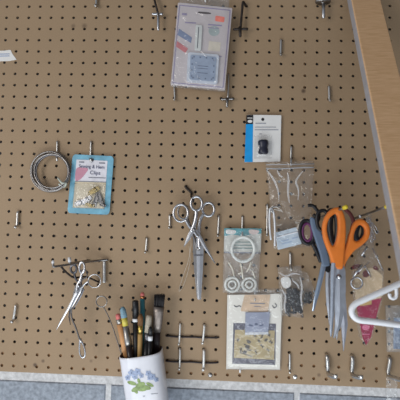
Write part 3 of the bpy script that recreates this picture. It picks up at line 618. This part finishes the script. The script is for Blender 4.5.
blade(MB(), [(339, 270), (341.5, 295), (344.5, 325), (343.5, 351)], [8, 8, 6.5, .6], D2, .002).build('blade', mat('pale blade steel', (190, 192, 202), .4, 1), t)
blade(MB(), [(340, 270), (338, 295), (337.5, 320), (336.8, 340)], [8, 7, 5.5, .6], D2 - .004, .002).build('blade', BLADE, t)

# grey handled scissors
D3 = .058
t = thing('grey_scissors', 'grey handled scissors with black finger loops left of the orange shears', 'scissors', W(313, 311, D3 - .006))
shape('handle', [sm2([(310.4, 218.5), (313.0, 217), (316.4, 220.5), (319.8, 228), (324.5, 240), (330.3, 262.5), (328, 266.5), (323, 265.8), (320.5, 255), (315.5, 240), (311.4, 226)])], GREYBLUE, t, D3 + .006, .009, .003)
MB().tube(smooth(P([(308, 205.6), (312.5, 205.6), (316.5, 209.5), (319, 214), (317.8, 221), (316, 217), (313, 214.5)], D3 + .001), 4), 1.7 * S(D3), 10, False, .8).build('finger_hook', BLACK, t)
MB().tube(smooth(P([(322.6, 210.5), (318.3, 213), (316.8, 219.5), (318.4, 227.5), (322.4, 230.5), (326.6, 227), (328.2, 219), (326.6, 212.6)], D3 + .011), 4, True), 1.9 * S(D3), 10, True, .8).build('finger_loop', BLACK, t)
MB().tube(smooth(P([(327, 212.6), (331, 209.4), (335, 210.4)], D3 + .008), 4), 1.7 * S(D3), 10, False, .8).build('finger_hook', BLACK, t)
MB().tube(smooth(P([(307, 220.5), (302, 223), (300, 231), (302, 239.5), (307.5, 244), (312.5, 241), (314, 232), (311.5, 223.5)], D3 - .002), 4, True), 1.9 * S(D3), 10, True, .8).build('finger_loop', BLACK, t)
MB().tube(smooth(P([(307, 223.5), (303.6, 226), (302.4, 232), (304, 238.5), (307.8, 241), (311, 238), (311.8, 231), (310, 225.6)], D3 - .002), 4, True), 1.3 * S(D3), 10, True, .9).build('loop_lining', mat('plum lining', (96, 38, 88), .5), t)
MB().tube(smooth(P([(311, 241), (316, 250), (321, 262)], D3 - .003), 4), 2.2 * S(D3), 10, False, .7).build('shank', BLACK, t)
MB().prism(P([(322.5, 263.5), (331.5, 263), (332.5, 269), (328.5, 273), (323.5, 270)], D3 + .003), .006, .001).build('joint', BLACK, t)
blade(MB(), [(324, 264), (321.5, 275), (317.5, 292), (313, 311)], [5.2, 4.8, 4.4, 2.0], D3 + .003, .002).build('blade', mat('blue grey blade', (170, 186, 206), .32, 1), t)
blade(MB(), [(328.5, 268), (328, 285), (328.8, 305), (329.5, 325)], [5, 5, 4.4, .6], D3 - .001, .002).build('blade', BLADE, t)

# ------------------------------------------------------------------ triangular needle packet on the second hook
D4 = .088
t = thing('needle_packet', 'triangular magenta and tan needle packet hanging beside the wooden brace', 'packet', W(366, 345, D4 - .004))
MB().prism(P([(354.2, 274.5), (364, 268), (374, 268), (382.6, 276), (381.6, 298), (356, 303.5)], D4), .0012).build('tan_card', mat('tan backing card', (206, 182, 150), .6, 0, .05, 50), t)
mc = MB().prism(P([(356, 303.5), (381.6, 298), (379, 306), (373.5, 328), (370.5, 338), (366.3, 345), (362.8, 338), (360.8, 328)], D4), .0012).build('magenta_card', mat('magenta card', (160, 24, 72), .45, 0, .08, 60), t)
MB().prism(P([(359.5, 302.8), (371.5, 300.4), (371.8, 304.4), (360, 306.2)], D4 + .0006), .0004).build('gold_label', mat('gold print', (206, 172, 112), .5), mc)
mb = MB().prism(ell(365.8, 327.5, 3.8, 2.6, D4 + .0006, 16), .0004); mb.prism(strip((362.5, 334.3), (369.8, 334.3), 1.0, D4 + .0006), .0004); mb.build('pink_emblem', mat('pale pink print', (222, 120, 156), .5), mc)
MB().tube(ell(356.8, 283, 5.6, 5.6, D4 + .006, 28), .9 * S(D4), 9, True).build('steel_ring', STEEL, t)
mb = MB()
for a, c, w in (((353.3, 277), (362, 264.5), 1.0), ((361.5, 256), (367.2, 246.5), .9), ((372.5, 248), (383, 270.5), .6), ((358.5, 272), (369, 262), .5), ((365, 266), (371, 277), .6)): mb.tube(P([a, c], D4 + .0045), w * S(D4), 8)
mb.build('needles', STEEL, t)
mb = MB()
for cx, cy, rx, ry, rot in ((356, 266.5, 4.5, 2.2, -20), (366, 274, 3.5, 3.6, 20), (357, 272.5, 3, 1.8, 10), (375.5, 268, 2.6, 2.0, 40)): mb.prism(ell(cx, cy, rx, ry, D4 + .002, 12, rot), .001)
mb.build('maroon_bits', mat('maroon plastic', (104, 48, 48), .4), t)
mb = MB(); mb.prism(P([(364.5, 240), (368, 212.5), (371.5, 212.5), (374.5, 246), (384.4, 271), (382.8, 300), (372.2, 338), (366.3, 347), (360.4, 338), (354.8, 304), (352.5, 272), (357.5, 258)], D4 + .0065), .0085)
mb.build('film', film('needle bag film', .06, bump=.9, scale=60), t)
t = thing('safety_pins', 'bunch of silver safety pins hanging between the orange shears and wooden brace', 'pins', W(373, 262, D4 + .012))
for k, (a, c) in enumerate((((366.2, 218), (372.5, 238)), ((368.5, 217), (370.3, 240)), ((371, 222), (375.6, 232)))):
    dx = 1.5; MB().tube(smooth(P([(a[0], a[1]), (c[0], c[1]), (c[0] + dx * 1.2, c[1] + 1.4), (c[0] + dx * 1.6, c[1] - 1), (a[0] + dx, a[1] + .5)], D4 + .013 + .002 * k), 3), .4 * S(D4), 6).build('pin', STEEL, t)

# ------------------------------------------------------------------ hanging cup with brushes
CM = Matrix.Translation(W(141.3, 352.3, .036)) @ Matrix.Rotation(math.radians(-9.5), 4, 'Y')
CA, CBK, CH = .0428, .033, .15
def cup_r(z):            # z 0 (rim) .. -CH (foot)
    q = -z / CH; return 1.0 - .05 * q - (.25 * max(0, q - .85) / .15 if q > .85 else 0) + (.015 if q < .03 else 0)
def cup_pt(a, z, sc=1.0):
    c, s1 = math.cos(a), math.sin(a); k = cup_r(z) * sc; e = 2 / 3.0
    return V((CA * k * math.copysign(abs(c) ** e, c), CBK * k * math.copysign(abs(s1) ** e, s1), z))
zs = [0, -.002, -.01, -.03, -.06, -.09, -.12, -.1275, -.138, -.146, -.15]; NS = 48; vs = []; fs = []
rings = [(z, 1.0) for z in zs] + [(-.145, .75)]
inner = [(0.0014, .966), (-.004, .93), (-.03, .93), (-.08, .93), (-.13, .90)]
def lathe_rings(seq, cap0, cap1):
    vs = []; fs = []
    for z, sc in seq: vs += [cup_pt(2 * math.pi * k / NS, z, sc) for k in range(NS)]
    for i in range(len(seq) - 1):
        for k in range(NS): l = (k + 1) % NS; fs.append([i * NS + k, i * NS + l, (i + 1) * NS + l, (i + 1) * NS + k])
    if cap0: fs.append(list(range(NS)))
    if cap1: fs.append([(len(seq) - 1) * NS + k for k in range(NS)])
    mb = MB(); mb.add(vs, fs, True); return mb.xf(CM)
t = thing('ceramic_cup', 'white ceramic cup with painted blue flowers hanging tilted at the bottom', 'cup', CM @ V((0, 0, -CH)))
body = lathe_rings([(.0014, .965)] + rings[:-1], False, True).build('body', mat('white glazed ceramic', (222, 222, 230), .2, 0, .02, 30, coat=.4), t)
lathe_rings([(z, sc) for z, sc in reversed(inner)], True, False).build('lining', mat('shade brown cup inside', (92, 66, 56), .4, 0, .1, 60), t)  # inside coloured brown to paint in the shade around the brushes
MB().tube(smooth([CM @ p for p in (V((-.006, .026, .001)), V((-.004, .03, .02)), V((0, .0322, .03)), V((.004, .03, .02)), V((.006, .026, .001)))], 4), .0017, 8).build('hanging_wire', NICKEL, t)
_inv = CM.inverted()
def on_cup(px, py, off=.0004):
    """nearest front point of the cup seen along that direction"""
    o = _inv @ CAM; dr = (_inv @ W(px, py, 0)) - o
    lo = None
    for k in range(400):
        p = o + dr * (.85 + .15 * k / 400)
        if p.z < .0 and abs(p.x) < CA:
            kk = cup_r(p.z); g = 1 - abs(p.x / (CA * kk)) ** 3.0
            if g > 0 and p.y >= -CBK * kk * g ** (1 / 3.0): lo = p; break
    if lo is None: lo = o + dr * .95
    kk = cup_r(lo.z); g = max(0.0, 1 - abs(lo.x / (CA * kk)) ** 3.0); return CM @ V((lo.x, -CBK * kk * g ** (1 / 3.0) - off, lo.z))
def decal(mb, poly, off=.0005):
    c = on_cup(sum(p[0] for p in poly) / len(poly), sum(p[1] for p in poly) / len(poly), off); o = [on_cup(p[0], p[1], off) for p in poly]; n = len(o)
    mb.add([c] + o, [[0, 1 + k, 1 + (k + 1) % n] for k in range(n)]); return mb
def blob(cx, cy, rx, ry, rot=0, n=9):
    q = math.radians(rot); return [(cx + rx * math.cos(a) * math.cos(q) - ry * math.sin(a) * math.sin(q), cy + rx * math.cos(a) * math.sin(q) + ry * math.sin(a) * math.cos(q)) for a in (2 * math.pi * k / n for k in range(n))]
rnd = random.Random(3); mb = MB(); mb2 = MB(); mb3 = MB()
for (cx, cy, R) in ((131.5, 372.8, 3.6), (137.5, 371.8, 3.8), (135, 376.5, 3.2), (127.8, 377.6, 3.0), (141.5, 375.5, 2.6), (148.5, 373.4, 3.2), (152.6, 376.6, 3.4), (156.4, 379.5, 2.6), (149.5, 378, 2.4)):
    for k in range(5):
        a = 2 * math.pi * k / 5 + cx; decal(mb, blob(cx + R * .5 * math.cos(a), cy + R * .5 * math.sin(a), R * .52, R * .4, math.degrees(a)), .0006 + .0001 * k)
    decal(mb3, blob(cx, cy, R * .17, R * .17, 0, 6), .0013)
for (cx, cy, rx, ry, rot) in ((132, 383, 5.0, 2.0, 15), (136, 389, 5.0, 2.4, -25), (140.5, 385, 5.2, 2.8, -20), (146, 387.5, 5.2, 2.4, 10), (150, 384.5, 4.2, 1.7, 25), (136, 391, 3.0, 1.8, 60), (139, 381, 3.0, 1.6, 70), (142, 389.5, 4.6, 1.8, 0)): decal(mb2, blob(cx, cy, rx, ry, rot), .0005 + rnd.uniform(0, .0003))
mb.build('painted_petals', mat('soft blue petals', (158, 172, 202), .3, 0, .12, 250), body); mb2.build('painted_leaves', mat('leaf green glaze', (136, 158, 96), .3, 0, .15, 200), body); mb3.build('painted_centres', mat('navy glaze', (66, 78, 120), .3), body)
mb = MB(); decal(mb, [(151, 393.4), (158, 392.8), (158, 393.8), (151, 394.4)]); decal(mb, [(143, 395.8), (145, 395.4), (145, 396.6), (143, 397)]); mb.build('signature', mat('faint grey ink', (170, 172, 182), .5), body)

def along(a, b2, seq, parent, seg=12, flat=1.0, da=.034, db=.034):
    """stick from top a to foot b2 (photo px); seq: (name, material, [(t, radius px)...])"""
    A = W(*a, da); B = W(*b2, db); up = V((0, 1, 0))
    for name, m, prof in seq: MB().tube([A.lerp(B, q) for q, _ in prof], [w * 1.12 * S(da) for _, w in prof], seg, False, flat).build(name, m, parent)
FER = mat('aluminium ferrule', (176, 172, 168), .35, 1, .08, 100); PINK = mat('pink eraser', (206, 112, 108), .7); TAN = mat('orange pencil lacquer', (204, 150, 100), .4, 0, .06, 60)
DKH = mat('dark lacquered handle', (44, 32, 34), .3, 0, .1, 60); WOOD = mat('pale brush wood', (200, 160, 100), .5, 0, .08, 60)
BG = 'brushes and pencils in the cup'
def stick(name, label, cat, a, b2, seq, da=.034, db=.034, flat=1.0):
    t = thing(name, label, cat, W(*b2, db), BG); along(a, b2, seq, t, 12, flat, da, db); return t
stick('pencil', 'orange pencil with a pink eraser leaning at the left of the cup', 'pencil', (117.6, 314), (131, 376), [('eraser', PINK, [(0, 1.6), (.02, 2.2), (.08, 2.3)]), ('ferrule', FER, [(.08, 2.5), (.16, 2.5)]), ('body', TAN, [(.16, 2.7), (.5, 2.9), (1, 2.9)])], .042, .036)
stick('pencil', 'second orange pencil tucked behind the leftmost pencil in the cup', 'pencil', (123, 324), (133, 376), [('body', TAN, [(0, 1.2), (.04, 1.9), (1, 2.0)])], .032, .03)
stick('paint_brush', 'paint brush with pale blue tip and yellow band in the cup', 'brush', (122.5, 307), (133.5, 376), [('bristles', mat('pale blue bristles', (120, 152, 168), .6, 0, .15, 300), [(0, 1.4), (.04, 2.6), (.15, 2.9)]), ('yellow_band', mat('yellow lacquer', (206, 190, 84), .4), [(.15, 2.8), (.27, 2.6)]), ('ferrule', FER, [(.27, 2.7), (.5, 3.3), (.56, 3.2)]), ('handle', DKH, [(.56, 2.9), (1, 2.6)])], .048, .04)
stick('marker_pen', 'black marker pen with a white band standing upright in the cup', 'pen', (135.3, 300.5), (137, 378), [('cap', BLACK, [(0, 2.3), (.01, 2.8), (.23, 2.9)]), ('white_band', WHITEPL, [(.23, 3.0), (.27, 3.0)]), ('barrel', BLACK, [(.27, 2.8), (1, 2.8)])], .038, .036)
stick('pencil', 'teal pencil with a pink eraser, tallest pencil in the cup', 'pencil', (142.4, 292.5), (143, 376), [('eraser', PINK, [(0, 1.2), (.02, 1.9), (.04, 1.9)]), ('ferrule', mat('copper ferrule', (196, 130, 90), .35, 1), [(.04, 2.0), (.075, 2.0)]), ('body', mat('teal lacquer', (50, 120, 132), .35), [(.075, 2.2), (1, 2.2)])], .022, .026)
stick('paint_brush', 'tan handled paint brush with brown tip in the middle of the cup', 'brush', (140.5, 314), (139.5, 376), [('bristles', mat('brown bristles', (120, 84, 50), .8, 0, .2, 300), [(0, 1.2), (.06, 2.6), (.18, 2.4)]), ('ferrule', mat('brass ferrule', (206, 176, 96), .35, 1), [(.18, 2.2), (.32, 2.1)]), ('handle', WOOD, [(.32, 2.2), (1, 2.2)])], .046, .038)
stick('paint_brush', 'paint brush with flat grey beige bristles in the cup', 'brush', (149, 315.5), (144.5, 376), [('bristles', mat('grey beige bristles', (176, 166, 150), .8, 0, .15, 300), [(0, 2.2), (.05, 2.7), (.28, 3.0)]), ('ferrule', mat('dull ferrule', (104, 104, 110), .4, 1), [(.28, 3.1), (.45, 2.7)]), ('handle', BLACK, [(.45, 2.6), (1, 2.4)])], .042, .038, .7)
stick('pen', 'short black pen with a white ring at the right of the cup', 'pen', (150.6, 327), (149, 376), [('cap', BLACK, [(0, 1.2), (.05, 2.0), (.18, 2.1)]), ('white_band', WHITEPL, [(.18, 2.2), (.27, 2.2)]), ('barrel', BLACK, [(.27, 2.1), (1, 2.1)])], .05, .042)
t = stick('paint_brush', 'wide paint brush with black bristles, largest in the cup', 'brush', (160, 292), (153.5, 376), [('ferrule', mat('worn tin ferrule', (150, 140, 134), .45, .9, .15, 80), [(.18, 5.0), (.24, 4.7), (.4, 4.1), (.48, 3.2)]), ('handle', DKH, [(.48, 3.2), (.6, 3.6), (1, 2.6)])], .03, .032, .55)
mb = MB(); rnd = random.Random(9)
for k in range(110):
    u = rnd.uniform(-1, 1); v = rnd.uniform(-1, 1); rr = math.sqrt(max(0, 1 - u * u)); a = W(159 + u * 4.7 - .2, 308.5, .03 + v * rr * .0035); b2 = W(160.2 + u * 5.4 + rnd.uniform(-.5, .5), 293.8 + rnd.uniform(-.8, 1.8) + u * u, .03 + v * rr * .003); mb.tube([a, a.lerp(b2, .5), b2], [.0008, .0008, .0003], 5)
mb.build('bristles', mat('black bristles', (30, 27, 30), .7, 0, .2, 300), t)
t = thing('loop_turner', 'thin wire loop turner with a round ring, leaning out of the cup to the left', 'hand tool', W(128, 372, .036))
MB().tube(smooth(P([(103.6, 307, .03), (112, 325, .032), (127, 372, .034)], .03), 4), .5 * S(), 7).build('shank', NICKEL, t)
MB().tube(ell(101.6, 301.5, 5.4, 5.4, .03, 26), .55 * S(), 7, True).build('ring', NICKEL, t)

# ------------------------------------------------------------------ wooden brace leaning out at the right
a0, a1 = W(351.8, 0, .06), W(368.6, 85, .165); b0, b1 = W(381, 0, .06), W(402, 85, .165)
dl = (a1 - a0); wv = ((b0 - a0) + (b1 - a1)) / 2
wv = wv - dl.normalized() * wv.dot(dl.normalized()); nrm = dl.cross(wv).normalized()
if nrm.y < 0: nrm = -nrm                       # towards the board
TH = .020
top = a0 - dl * ((.06 - .021) / .105); bot = a0 + dl * 3.3
wm = mat('pale planed wood', (228, 188, 146), .55, 0, .05, 14, 0, 0, (208, 164, 120), (3, 3, 40))
t = thing('wooden_brace', 'wooden brace with grey painted edges leaning out at the right', 'wood', top)
def bar(o0, o1, wA, wB, tA, tB, e=.0012):
    P0 = [(wA + e, tA), (wB - e, tA), (wB, tA + e), (wB, tB - e), (wB - e, tB), (wA + e, tB), (wA, tB - e), (wA, tA + e)]; vs = [o + wv.normalized() * p + nrm * q for o in (o0, o1) for p, q in P0]
    mb = MB(); mb.add(vs, [list(range(8)), list(range(8, 16))[::-1]] + [[k, (k + 1) % 8, 8 + (k + 1) % 8, 8 + k] for k in range(8)]); return mb
L = wv.length
bar(top, bot, 0, L, 0, .004).build('face', wm, t)
bar(top, bot, -.0006, L + .0006, .004, TH).build('painted_edge', mat('grey white paint', (160, 158, 162), .5, 0, .05, 40), t)

# ------------------------------------------------------------------ white clothes hanger at right, near the viewer
DH = .22; hr = 2.95 * S(DH)
t = thing('clothes_hanger', 'white plastic clothes hanger poking in from the right edge', 'hanger', W(350, 313, DH))
path = [(470, 333), (440, 329.5), (400, 325), (372, 321.5), (362, 320.6), (355.5, 318.2), (351.9, 313.2), (352.4, 307.4), (356.8, 303.0), (365, 299.2), (400, 283.5), (440, 264), (470, 250)]
MB().tube(smooth(P(path, DH), 5), hr, 14).build('frame', WHITEPL, t)
MB().tube(smooth(P([(395.5, 285), (396.4, 291), (396, 297), (392.5, 298.6), (389.8, 296.5), (389.6, 293.6)], DH), 4), 1.6 * S(DH), 10).build('strap_hook', WHITEPL, t)
mir = P(path, DH); ax = W(470, 300, DH)
MB().tube(smooth([V((2 * ax.x - p.x, p.y, p.z + (p.x - ax.x) * -.32 + .0)) for p in mir][::-1][:0] or [mir[-1], mir[-1] + V((.012, 0, .012)), mir[-1] + V((.014, 0, .035)), mir[-1] + V((.03, 0, .055)), mir[-1] + V((.05, 0, .04))], 4), .0022, 10).build('hook', STEEL, t)

# clear blue sleeve behind the hanger at the right edge
t = thing('blue_sleeve', 'clear sleeve with blue grey contents cut by the right edge below the hanger', 'bag', W(398, 352, .012))
MB().prism(P([(394.5, 318), (416, 318), (416, 350), (394, 349)], .016), .004, .001).build('blue_card', mat('blue grey card', (116, 138, 172), .5, 0, .08, 40), t)
pouch([(386, 306), (418, 305), (418, 352), (387.5, 352)], .021, .003, 31, 10, 14, .001, .005).build('film', film('sleeve film', .28, bump=.5), t)
t = thing('clear_strip', 'narrow clear plastic strip hanging from the thick peg in the bottom right corner', 'plastic strip', W(392, 415, .03))
pouch([(386.5, 377), (397.5, 379), (397, 416), (386, 415)], .052, .0015, 33, 6, 12, .0006, .002).build('film', film('strip film', .16, bump=.3), t)

# ------------------------------------------------------------------ light: open door at the left, soft room light
wd = bpy.data.worlds.new('world'); C.world = wd; wd.use_nodes = True
wn = wd.node_tree; bg = wn.nodes['Background']; tc = wn.nodes.new('ShaderNodeTexCoord'); sx = wn.nodes.new('ShaderNodeVectorMath'); sx.operation = 'DOT_PRODUCT'
sx.inputs[1].default_value = V((-.62, -.25, -.55)); wn.links.new(tc.outputs['Generated'], sx.inputs[0])
mr = wn.nodes.new('ShaderNodeMapRange'); mr.inputs['From Min'].default_value = -.6; mr.inputs['From Max'].default_value = .8; wn.links.new(sx.outputs['Value'], mr.inputs[0])
cr = wn.nodes.new('ShaderNodeValToRGB'); cr.color_ramp.elements[0].color = (.10, .09, .08, 1); cr.color_ramp.elements[1].color = (.62, .68, .76, 1); wn.links.new(mr.outputs[0], cr.inputs[0]); wn.links.new(cr.outputs[0], bg.inputs[0]); bg.inputs[1].default_value = .78
def area(name, loc, target, sx, sy, power, col):
    l = bpy.data.lights.new(name, 'AREA'); l.shape = 'RECTANGLE'; l.size = sx; l.size_y = sy; l.energy = power; l.color = col
    o = bpy.data.objects.new(name, l); COL.objects.link(o); o.location = loc; o.rotation_euler = (V(target) - V(loc)).to_track_quat('-Z', 'Y').to_euler(); return o
area('garage_door_light', (-1.25, -1.4, .0), (0, 0, -.1), .7, .9, 11, (1, .95, .88))
area('floor_bounce_light', (-.05, -.95, -1.15), (.05, 0, -.2), 1.6, .8, 12.5, (.90, .97, 1))
vs_ = C.view_settings; vs_.view_transform = 'Standard'; vs_.look = 'None'; vs_.gamma = 1; vs_.use_curve_mapping = False; vs_.exposure = 0.0
C.cycles.transparent_max_bounces = 24; C.cycles.max_bounces = 8

for o in list(bpy.data.objects):
    if '_o' in o: del o['_o']
